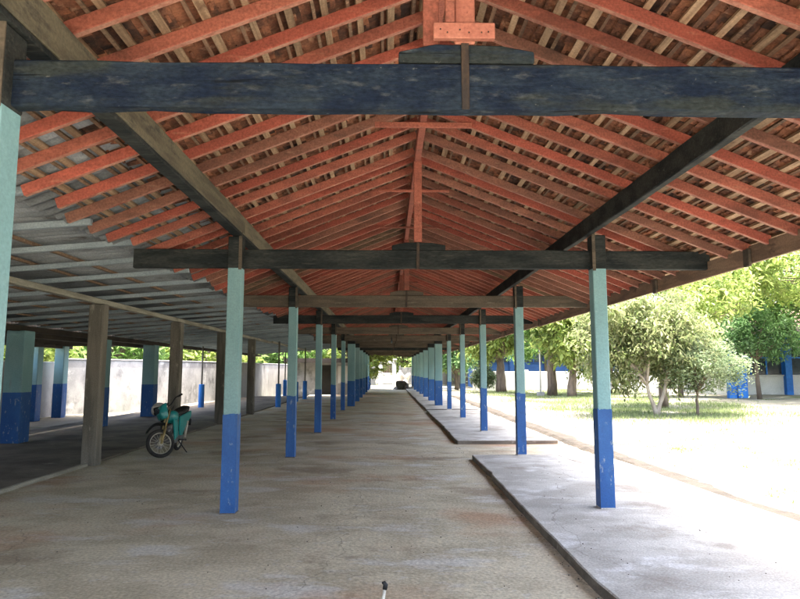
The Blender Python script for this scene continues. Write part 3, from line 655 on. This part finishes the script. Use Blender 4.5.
# ------------------------------------------------------------------ trees
def tree(name, label, base, blobs, trunk, mat, nclump, nleaf, lsize, spread=.45, droop=0.0, bark='bark', stems=1, seed=0, group=None, tr=.16):
    rnd = random.Random(seed); root = thing(name, label, 'tree', base, group)
    bxx, byy, bz = base
    cl = []
    tot = sum(b[3]*b[4]*b[5] for b in blobs)
    for (dx, dy, z, rx, ry, rz) in blobs:
        for _ in range(max(3, int(nclump*rx*ry*rz/tot))):
            while True:
                u = Vector((rnd.gauss(0, 1), rnd.gauss(0, 1), rnd.gauss(0, 1)))
                if u.length > .01: break
            u.normalize(); k = rnd.uniform(.35, 1.0)**.55 * rnd.uniform(.85, 1.12)
            if math.sin(u.x*rx*k*2.3 + seed) * math.sin(u.y*ry*k*2.1 + 2*seed) * math.sin(u.z*rz*k*2.9 + .7*seed) > .22: continue
            cl.append(Vector((dx + u.x*rx*k, dy + u.y*ry*k, max(z + u.z*rz*k, .25))))
    # trunk and limbs
    m = MB(); forks = []
    for sidx in range(stems):
        a = rnd.uniform(0, 6.28); lean = .10 if stems == 1 else .34
        a = a if stems == 1 else (0.2 if sidx == 0 else math.pi + .2)
        h = trunk; pts = []; 
        for t in range(6):
            q = t/5; pts.append(Vector((math.cos(a)*lean*h*q + rnd.uniform(-.03, .03), math.sin(a)*lean*h*q*.6 + rnd.uniform(-.03, .03), -.1 + (h + .1)*q)))
        m.tube(pts, [tr*(1.25 - .5*q/5) if stems == 1 else tr*.7*(1.1 - .5*q/5) for q in range(6)], 9); forks.append(pts[-1])
    sel = rnd.sample(cl, min(len(cl), 26))
    for c in sel:
        f0 = min(forks, key=lambda q: (q - c).length); mid = (f0 + c)/2 + Vector((rnd.uniform(-.2, .2), rnd.uniform(-.2, .2), .12*(c - f0).length))
        m.tube([f0 - Vector((0, 0, .1)), (f0 + mid)/2 + Vector((0, 0, .05)), mid, (mid + c)/2, c], [tr*.5, tr*.36, tr*.24, tr*.14, tr*.05], 6, False)
    link('trunk', m.mesh('trunk', 0, True), bark, root, base)
    v = []; f = []; tint = []
    for c in cl:
        big = rnd.uniform(.6, 1.45); ct = rnd.uniform(.6, 1.35); lf = rnd.uniform(.65, 1.35)
        for _ in range(int(nleaf*rnd.uniform(.6, 1.4))):
            p = c + Vector((rnd.gauss(0, spread*.55), rnd.gauss(0, spread*.55), rnd.gauss(0, spread*.42)))*big
            if p.z < .12: continue
            d = Vector((rnd.gauss(0, 1), rnd.gauss(0, 1), rnd.gauss(0, .6) - droop)).normalized()
            sd_ = d.cross(Vector((rnd.gauss(0, .5), rnd.gauss(0, .5), 1))).normalized(); up = sd_.cross(d)
            L_ = lsize*lf*rnd.uniform(.6, 1.3); tint += [ct]*4; W_ = L_*rnd.uniform(.15, .26); o = len(v)
            v += [tuple(p), tuple(p + d*L_*.5 + sd_*W_ + up*.04*L_), tuple(p + d*L_ - up*.1*L_), tuple(p + d*L_*.5 - sd_*W_ + up*.04*L_)]
            f += [(o, o + 1, o + 2), (o, o + 2, o + 3)]
    cm = rawmesh(v, f); ta = cm.attributes.new('tint', 'FLOAT', 'POINT'); ta.data.foreach_set('value', tint); link('crown', cm, mat, root, base)
    return root
YT = 'trees standing in the right yard'; BT = 'trees beyond the boundary walls'
tree('pale_tree', 'pale grey green drooping tree with forked trunk nearest the shed', (9.3, 21.6, .0), [(-.1, 0, 2.5, 1.8, 1.6, 1.3), (-1.2, .3, 3.3, 1.4, 1.4, 1.0), (.9, .2, 2.3, 1.5, 1.3, .9), (-1.5, 0, 1.7, .8, .8, .8), (.4, 0, 3.5, 1.2, 1.2, .8), (1.6, 0, 3.0, .8, .8, .5), (-1.9, .2, 2.4, .8, .8, .9), (-1.1, .4, 1.25, .7, .7, .5), (1.0, .4, 1.4, .8, .8, .5)], 1.1, 'leaf_pale', 520, 52, .18, .34, 1.0, 'pale_bark', 2, 11, YT, .11)
tree('round_shrub', 'rounded grey green small tree on thin stem beside pale tree', (10.5, 21.2, .05), [(.2, 0, 1.65, 1.45, 1.3, .85), (.9, 0, 1.3, .8, .8, .6), (-.5, 0, 1.25, .8, .8, .5)], .8, 'leaf_shrub', 260, 56, .10, .28, .1, 'bark', 1, 12, YT, .045)
tree('mango_tree', 'yellow green mango tree arching over behind the pale tree', (11.4, 25.8, .05), [(0, 0, 4.2, 3.0, 2.6, 1.7), (-1.6, 0, 3.4, 1.9, 1.6, 1.4), (1.8, 0, 4.9, 2.2, 2.0, 1.4)], 2.0, 'leaf_yellow', 520, 38, .22, .45, .7, 'bark', 1, 13, YT, .16)
tree('spreading_tree', 'tall spreading tree with bright yellow leaves at right edge', (24.5, 28.5, .1), [(-5.6, 0, 6.3, 3.4, 3.0, 1.9), (-3, -.5, 5.6, 2.8, 2.4, 1.8), (-8.2, .2, 6.0, 2.4, 2.0, 1.5), (0, 0, 6.5, 3, 3, 2)], 3.4, 'leaf_yellow', 640, 40, .26, .5, .5, 'bark', 1, 14, YT, .2)
tree('spreading_tree', 'fresh green spreading tree above the dark round tree', (26.5, 33.5, .1), [(-5, 0, 5.6, 3.6, 3.0, 1.9), (-8.0, 0, 5.2, 2.4, 2.4, 1.5), (-2, 0, 5.6, 2.6, 2.4, 1.7)], 3.0, 'leaf_mid', 560, 40, .26, .5, .3, 'bark', 1, 15, YT, .2)
tree('round_tree', 'dark green round tree with slim trunk before the school wall', (18.9, 31.6, .1), [(0, 0, 3.3, 1.9, 1.8, 1.25), (1.2, 0, 2.9, 1.3, 1.3, .9), (-.9, 0, 2.8, 1.0, 1.0, .7)], 2.0, 'leaf_dark', 230, 40, .2, .4, .3, 'bark', 1, 16, YT, .10)
tree('mango_tree', 'leafy mango tree with yellow hanging leaves right of flag pole', (10.6, 36.0, .05), [(0, 0, 3.3, 1.9, 1.8, 1.5), (.7, 0, 2.1, 1.0, 1.0, 1.0), (-.2, 0, 4.8, 1.9, 1.8, 1.2)], 1.6, 'leaf_yellow', 330, 30, .34, .48, .8, 'bark', 1, 17, YT, .24)
tree('yard_tree', 'green yard tree with thick bare trunk before low wall', (10.15, 38.5, .05), [(0, 0, 5.0, 2.3, 2.2, 1.5), (-.6, 0, 4.2, 1.2, 1.2, .8)], 3.2, 'leaf_mid', 260, 32, .36, .5, .5, 'bark', 1, 18, YT, .26)
tree('yard_tree', 'green yard tree with slim bare trunk left of flag pole', (9.1, 43.0, .05), [(0, 0, 5.6, 2.2, 2.0, 1.6), (-.6, 0, 4.6, 1.3, 1.3, .9)], 3.4, 'leaf_mid', 240, 32, .36, .5, .5, 'bark', 1, 19, YT, .2)
tree('yard_tree', 'yellow green yard tree, leftmost with thick trunk', (8.1, 44.5, .05), [(-.3, 0, 4.0, 1.8, 1.8, 1.4), (-1.3, 0, 3.4, 1.3, 1.2, 1.0), (.5, 0, 5.0, 1.6, 1.5, 1.2)], 2.2, 'leaf_yellow', 300, 32, .36, .5, .6, 'bark', 1, 20, YT, .32)
tree('yard_bush', 'small dark bushy tree farthest left in the yard', (5.6, 50.5, .05), [(0, 0, 3.0, 1.7, 1.6, 1.6), (-.6, 0, 4.2, 1.4, 1.3, 1.0)], 1.2, 'leaf_dark', 220, 32, .32, .45, .3, 'bark', 1, 21, YT, .16)
tree('yard_bush', 'low grey green bush under the leftmost yard tree', (7.0, 45.5, .05), [(0, 0, .9, .9, .8, .7)], .4, 'leaf_shrub', 110, 34, .22, .3, .1, 'bark', 1, 22, YT, .05)
for i, (x, y, h, r, mt, lb) in enumerate([(26, 50, 8, 5, 'leaf_mid', 'tall green background tree behind school building'), (34, 46, 8, 5, 'leaf_yellow', 'tall yellow green background tree at far right'), (15, 68, 8, 5.5, 'leaf_mid', 'broad background tree behind the deep blue building'),
        (7.5, 66, 7, 4.2, 'leaf_yellow', 'light green background tree far beyond leftmost yard tree'), (24, 62, 9, 5.5, 'leaf_dark', 'dark background tree between the two school buildings')]):
    tree('background_tree', lb, (x, y, 0), [(0, 0, h*.62, r, r*.8, h*.36), (r*.5, 0, h*.45, r*.6, r*.6, h*.25), (-r*.5, 0, h*.45, r*.6, r*.6, h*.25)], h*.35, mt, 260, 34, .6, .8, .2, 'bark', 1, 40 + i, YT, .25)
for i, (x, y, h, r, mt, lb) in enumerate([(-17, 27, 4.6, 3.4, 'leaf_yellow', 'bright tree over wall behind the thick columns'), (-14.5, 33, 4.8, 3.4, 'leaf_mid', 'green tree over the sunlit boundary wall'), (-12, 40, 5.0, 3.6, 'leaf_yellow', 'yellow green tree over the grey boundary wall'),
        (-8.5, 49, 5.5, 4, 'leaf_mid', 'green tree behind the small house, left'), (-3, 50, 5.5, 3.6, 'leaf_yellow', 'bright tree behind the small house roof, right'),
        (-2.5, 74, 6, 4, 'leaf_mid', 'green tree at left behind the far wall'), (2.2, 76, 6.5, 4, 'leaf_yellow', 'yellow green tree at middle behind the far wall'), (5.5, 73, 6, 3.4, 'leaf_mid', 'green tree at right behind the far wall')]):
    tree('background_tree', lb, (x, y, 0), [(0, 0, h*.6, r, r*.8, h*.4)], h*.35, mt, 170, 34, .45, .6, .3, 'bark', 1, 60 + i, BT, .18)

for i, (x, y, h, r, mt, lb) in enumerate([(14.2, 40, 6.5, 3.0, 'leaf_mid', 'airy green tree between flag pole and pale tree'), (16.2, 34.5, 5.2, 2.2, 'leaf_yellow', 'light green tree behind the rounded small tree'),
        (12.8, 50, 7, 3.4, 'leaf_mid', 'light tree in front of the deep blue building'), (25.5, 31.5, 4.8, 2.4, 'leaf_mid', 'leafy green tree at the extreme right edge'), (6.6, 56, 6, 2.8, 'leaf_yellow', 'light green tree left of the deep blue building')]):
    tree('yard_tree', lb, (x, y, .05), [(0, 0, h*.66, r, r*.9, h*.26), (r*.5, 0, h*.45, r*.6, r*.6, h*.17), (-r*.6, 0, h*.5, r*.6, r*.6, h*.2), (.2*r, 0, h*.85, r*.6, r*.6, h*.14)], h*.4, mt, 250, 34, .3, .45, .6, 'bark', 1, 80 + i, YT, .13)
# grass blades on the lawn and in scattered tufts
rnd = random.Random(5); v = []; f = []
tufts = [(rnd.uniform(5, 24), rnd.uniform(5, 32), rnd.uniform(.1, .35)) for _ in range(90)] + [(rnd.uniform(4.8, 13), rnd.uniform(5.5, 17), rnd.uniform(.06, .22)) for _ in range(110)] + [(4.55 + rnd.uniform(0, .5), 5.6 + rnd.uniform(0, 1.2), .14) for _ in range(7)]
def blade(x, y, h, z0=-.02):
    a = rnd.uniform(0, 6.28); w_ = rnd.uniform(.008, .018); o = len(v); ln = h*rnd.uniform(.1, .6)
    v.extend([(x - w_*math.cos(a), y - w_*math.sin(a), z0), (x + w_*math.cos(a), y + w_*math.sin(a), z0), (x + ln*math.sin(a), y - ln*math.cos(a), z0 + h)]); f.append((o, o + 1, o + 2))
cnt = 0
while cnt < 45000:
    x = rnd.uniform(5, 19); y = 17 + 33*rnd.random()**1.5
    if inpoly(x + rnd.gauss(0, .7), y + rnd.gauss(0, 1.1)) and math.sin(x*1.7)*math.sin(y*.9) + rnd.uniform(-.6, .9) > -.2: blade(x, y, rnd.uniform(.07, .2), ground_z(x, y) - .04); cnt += 1
for x, y, r in tufts:
    for _ in range(int(120*r/.2)): blade(x + rnd.gauss(0, r), y + rnd.gauss(0, r), rnd.uniform(.03, .09), ground_z(x, y) - .03)
gm = rawmesh(v, f); ta = gm.attributes.new('tint', 'FLOAT', 'POINT'); ta.data.foreach_set('value', [rnd.uniform(.7, 1.2) for _ in v]); go = link('grass', gm, 'leaf_grass'); go['kind'] = 'stuff'; go['label'] = 'short bright grass blades on the sunny lawn'; go['category'] = 'grass'

# ------------------------------------------------------------------ motorcycle
RC = Vector((-3.97, 12.1, 0)); FWD = math.atan2(11.06 - 12.1, -3.93 + 3.97)
mb = thing('motorcycle', 'teal and black motorcycle parked on the floor beside lean-to', 'motorcycle', RC)
BMAT = Matrix.Rotation(FWD, 4, 'Z') @ Matrix.Rotation(R(-4), 4, 'X') @ Matrix.Scale(.9, 4)
WB = 1.18; WR = .275
pA = Vector((WB, 0, WR)); ax = (Vector((WB - .30, 0, .92)) - pA).normalized()
SMAT = Matrix.Translation(pA) @ Matrix.Rotation(R(-56), 4, ax) @ Matrix.Translation(-pA)
def mp(name, m, mat, parent=None, steer=False, bevel=0, smooth=True):
    if steer: m.xform(SMAT)
    m.xform(BMAT); return link(name, m.mesh(name, bevel, smooth), mat, parent or mb, RC)
def wheel(cx, steer, name, r=WR):
    m = MB(); m.torus((cx, 0, r), r - .038, .038, n=40, m=10); wh = mp(name, m, 'tyre', None, steer)
    m = MB(); m.torus((cx, 0, r), r - .062, .022, n=40, m=8); mp('rim', m, 'rim_metal', wh, steer)
    m = MB(); m.tube([(cx, -.05, r), (cx, .05, r)], .045, 14); mp('hub', m, 'rim_metal', wh, steer, 0, False)
    m = MB()
    for k in range(18):
        a = 2*math.pi*k/18; b = a + (.25 if k % 2 else -.25)
        m.tube([(cx + .04*math.cos(b), .03*(-1)**k, r + .04*math.sin(b)), (cx + (r - .08)*math.cos(a), 0, r + (r - .08)*math.sin(a))], .0035, 4)
    mp('spokes', m, 'rim_metal', wh, steer)
    m = MB(); m.tube([(cx, -.075, r), (cx, -.068, r)], .09, 20); mp('brake_disc', m, 'engine_metal', wh, steer, 0, False)
wheel(0, False, 'rear_wheel'); wheel(WB, True, 'front_wheel')
fk = lambda t, y: tuple(pA + ax*t + Vector((0, y, 0)))
for s in (-1, 1):
    m = MB(); m.tube([fk(-.02, s*.075), fk(.30, s*.075)], .024, 10); m.tube([fk(.30, s*.075), fk(.68, s*.075)], .017, 10); mp('fork_leg', m, 'gold_fork', None, True)
m = MB(); m.box(WB - .40, WB - .02, -.10, .10, .60, .63)
m = MB()
for i in range(9):
    t = i/8; x = WB - .22 + .44*t; z = .60 + .10*math.sin(t*2.6) - .12*t*t; hw = .075*(1 - .45*t)
    for yy, dz in ((-hw, -.025), (-hw*.6, .012), (0, .02), (hw*.6, .012), (hw, -.025)): m.v.append((x, yy, z + dz))
for i in range(8):
    for k in range(4): m.f.append((i*5 + k, i*5 + k + 1, i*5 + 6 + k, i*5 + 5 + k))
o0 = len(m.v); m.v += [(a, b, c - .008) for a, b, c in m.v[:45]]
for i in range(8):
    for k in range(4): m.f.append((o0 + i*5 + k, o0 + i*5 + 5 + k, o0 + i*5 + 6 + k, o0 + i*5 + k + 1))
mp('front_fender', m, 'moto_black', None, True)
m = MB(); hb = pA + ax*.78
m.tube([hb + Vector((-.12, .37, .10)), hb + Vector((-.05, .22, .09)), hb + Vector((0, .08, .0)), hb + Vector((0, -.08, .0)), hb + Vector((-.05, -.22, .09)), hb + Vector((-.12, -.37, .10))], .012, 8); hbar = mp('handlebar', m, 'moto_black', None, True)
for s in (-1, 1):
    m = MB(); m.tube([hb + Vector((-.12, s*.375, .10)), hb + Vector((-.085, s*.27, .095))], .02, 10); mp('grip', m, 'moto_black', hbar, True)
m = MB(); q = pA + ax*.62
m.prism([(q.x + .02, q.z + .20), (q.x + .13, q.z + .16), (q.x + .20, q.z + .02), (q.x + .17, q.z - .12), (q.x + .04, q.z - .10)], -.11, .11); cw = mp('headlight_cowl', m, 'moto_teal', None, True, .02)
m = MB(); m.tube([(q.x + .165, 0, q.z + .05), (q.x + .205, 0, q.z + .03)], .075, 16); mp('headlight', m, 'window_dark', cw, True, 0, False)
# body
m = MB(); m.tube([(WB - .32, 0, .86), (WB - .5, 0, .55), (WB - .55, 0, .3)], .03, 8); m.tube([(WB - .32, 0, .84), (.55, 0, .70), (.1, 0, .68), (-.25, 0, .72)], .03, 8); m.tube([(0, .07, WR), (.5, .09, .34)], .02, 8); m.tube([(0, -.07, WR), (.5, -.09, .34)], .02, 8); mp('frame', m, 'moto_black')
def loft(secs):
    m = MB(); n = 10
    for (x, z, w_, h) in secs:
        for k in range(n):
            a = 2*math.pi*k/n; m.v.append((x, w_*math.copysign(abs(math.cos(a))**.7, math.cos(a)), z + h*math.copysign(abs(math.sin(a))**.7, math.sin(a))))
    for i in range(len(secs) - 1):
        for k in range(n): m.f.append((i*n + k, i*n + (k+1) % n, (i+1)*n + (k+1) % n, (i+1)*n + k))
    m.f.append(tuple(range(n))); m.f.append(tuple(range((len(secs)-1)*n, len(secs)*n))); return m
mp('tank', loft([(.86, .76, .05, .08), (.80, .75, .11, .13), (.62, .74, .13, .13), (.48, .73, .10, .09), (.42, .73, .06, .05)]), 'moto_teal')
mp('seat', loft([(.50, .80, .07, .03), (.42, .80, .115, .045), (.15, .81, .125, .05), (-.15, .85, .12, .05), (-.30, .88, .09, .035)]), 'moto_black')
for s in (-1, 1):
    m = MB(); m.prism([(.50, .74), (-.28, .82), (-.34, .70), (.0, .52), (.22, .34), (.38, .36), (.46, .55)], s*.10, s*.135); mp('side_panel', m, 'moto_teal', None, False, .01, False)
    m = MB(); m.prism([(.92, .72), (.62, .66), (.52, .36), (.72, .30), (.82, .5)], s*.11, s*.14); mp('leg_shield', m, 'moto_black' if s < 0 else 'moto_teal', None, False, .01, False)
m = MB(); m.box(.42, .78, -.12, .12, .22, .46); m.tube([(.74, 0, .42), (.86, 0, .52)], .075, 14); eng = mp('engine', m, 'engine_metal', None, False, .02, False)
m = MB()
for k in range(5): m.box(.745 + k*.022, .752 + k*.022, -.095, .095, .36 + k*.018, .54 + k*.018)
mp('cooling_fin', m, 'engine_metal', eng, False, 0, False)
m = MB(); m.tube([(.82, -.05, .40), (.78, -.12, .22), (.4, -.15, .20), (.1, -.17, .26)], .02, 8); m.tube([(.1, -.17, .26), (-.34, -.19, .42)], [.035, .05], 12); mp('exhaust', m, 'rim_metal')
m = MB(); m.prism([(-.22, .78), (-.36, .80), (-.50, .66), (-.52, .52), (-.48, .52), (-.44, .64), (-.3, .74)], -.07, .07); mp('rear_fender', m, 'moto_black', None, False, .006, False)
m = MB(); m.box(-.40, -.345, -.06, .06, .80, .90); mp('tail_light', m, 'tail_red', None, False, .012, False)
for s in (-1, 1):
    m = MB(); m.tube([(-.05, s*.14, .62), (.0, s*.13, WR)], .025, 10); mp('shock_absorber', m, 'rim_metal')
m = MB(); m.tube([(.42, .12, .26), (.34, .30, .015)], .011, 8); mp('kickstand', m, 'moto_black')
m = MB(); m.tube([(.35, -.26, .27), (.35, .26, .27)], .014, 8); mp('footpeg', m, 'moto_black')
m = MB(); m.box(-.535, -.525, -.09, .09, .48, .62); mp('number_plate', m, 'moto_black', None, False, .002, False)
for s in (-1, 1):
    m = MB(); m.tube([(WB - .42, s*.03, .86), (WB - .30, s*.09, .98), (WB - .12, s*.10, .92), (WB - .10, s*.07, .70)], .006, 6); mp('cable', m, 'moto_black', None, False)
m = MB(); m.prism([(.0, WR + .06), (.5, .42), (.52, .26), (.0, WR - .06)], .095, .105); mp('chain_guard', m, 'engine_metal', None, False, .004, False)
# helmet hung on the far handlebar end
hp = RC + BMAT @ (SMAT @ (hb + Vector((.10, -.30, .0))))
hl = thing('helmet', 'white open face helmet hanging from the motorcycle handlebar', 'helmet', hp)
bm = bmesh.new(); bmesh.ops.create_uvsphere(bm, u_segments=28, v_segments=18, radius=.135)
for vv in bm.verts: vv.co.x *= 1.12
dl = [fc for fc in bm.faces if (lambda c: c.z < -.075 or (c.x > .05 and -.09 < c.z < .035 and abs(c.y) < .105))(fc.calc_center_median())]
bmesh.ops.delete(bm, geom=dl, context='FACES'); bmesh.ops.solidify(bm, geom=list(bm.faces), thickness=.018)
me = bpy.data.meshes.new('shell'); bm.to_mesh(me); bm.free()
for p in me.polygons: p.use_smooth = True
HR = (R(10), R(-12), R(-75))
link('shell', me, 'helmet_white', hl, hp, HR)
bm = bmesh.new(); bmesh.ops.create_uvsphere(bm, u_segments=20, v_segments=14, radius=.116)
me = bpy.data.meshes.new('lining'); bm.to_mesh(me); bm.free(); link('lining', me, 'moto_black', hl, hp, HR)

# ------------------------------------------------------------------ small things
st = thing('metal_stub', 'short dark bent metal stub sticking up from the floor', 'stub', (-.005, 4.36, 0))
m = MB(); m.tube([(-.03, 4.22, -.05), (-.022, 4.25, .03), (-.014, 4.28, .075)], .011, 10); link('shaft', m.mesh('s', 0, True), 'rim_metal', st)
m = MB(); m.tube([(-.014, 4.28, .07), (-.008, 4.285, .098), (-.018, 4.283, .112), (-.032, 4.28, .113)], [.015, .017, .014, .006], 10); link('cap', m.mesh('s', 0, True), 'moto_black', st)
pl = thing('pendant_lamp', 'small dark pendant bulb hanging under a far beam', 'lamp', (.15, 22.5, 2.5))
m = MB(); m.tube([(.15, 22.5, 3.85), (.15, 22.5, 2.66)], .006, 6); link('cable', m.mesh('c'), 'moto_black', pl)
m = MB(); m.tube([(.15, 22.5, 2.68), (.15, 22.5, 2.60), (.15, 22.5, 2.58)], [.02, .03, .03], 10); link('socket', m.mesh('c', 0, True), 'moto_black', pl)
m = MB(); m.tube([(.15, 22.5, 2.585), (.15, 22.5, 2.55), (.15, 22.5, 2.50), (.15, 22.5, 2.47)], [.018, .035, .035, .012], 12); link('bulb', m.mesh('c', 0, True), 'window_dark', pl)

# loose grit and leaf litter on floor, pavement and yard
rg = random.Random(77); v = []; f = []
def pebble(x, y, z, r):
    o = len(v); a0 = rg.uniform(0, 6.28); h = r*rg.uniform(.35, .8)
    for k in range(5):
        a = a0 + k*1.2566; q = r*rg.uniform(.7, 1.2); v.append((x + q*math.cos(a), y + q*math.sin(a), z - .004))
    for k in range(5):
        a = a0 + k*1.2566 + .2; q = r*rg.uniform(.35, .7); v.append((x + q*math.cos(a), y + q*math.sin(a), z + h))
    for k in range(5): f.append((o + k, o + (k+1) % 5, o + 5 + (k+1) % 5, o + 5 + k))
    f.append(tuple(o + 5 + k for k in range(5)))
for _ in range(300):
    x = rg.uniform(-4.5, 1.4); y = 3 + 16*rg.random()**1.6; pebble(x, y, floor_z(x), rg.choice([.003, .005, .007, .009]))
for _ in range(70):
    y = 3 + 10*rg.random(); pebble(1.46 - abs(rg.gauss(0, .05)), y, floor_z(1.44), rg.uniform(.004, .011))
for _ in range(60):
    x = rg.uniform(1.6, 3.0); y = rg.uniform(3.5, 11); pebble(x, y, PZ, rg.choice([.004, .006, .008]))
for _ in range(420):
    x = rg.uniform(4.7, 13); y = rg.uniform(5, 19); pebble(x, y, ground_z(x, y), rg.uniform(.01, .035))
gr = link('grit', rawmesh(v, f), 'kerb_dark'); gr['kind'] = 'stuff'; gr['label'] = 'loose grit and small stones scattered on floor and yard'; gr['category'] = 'grit'
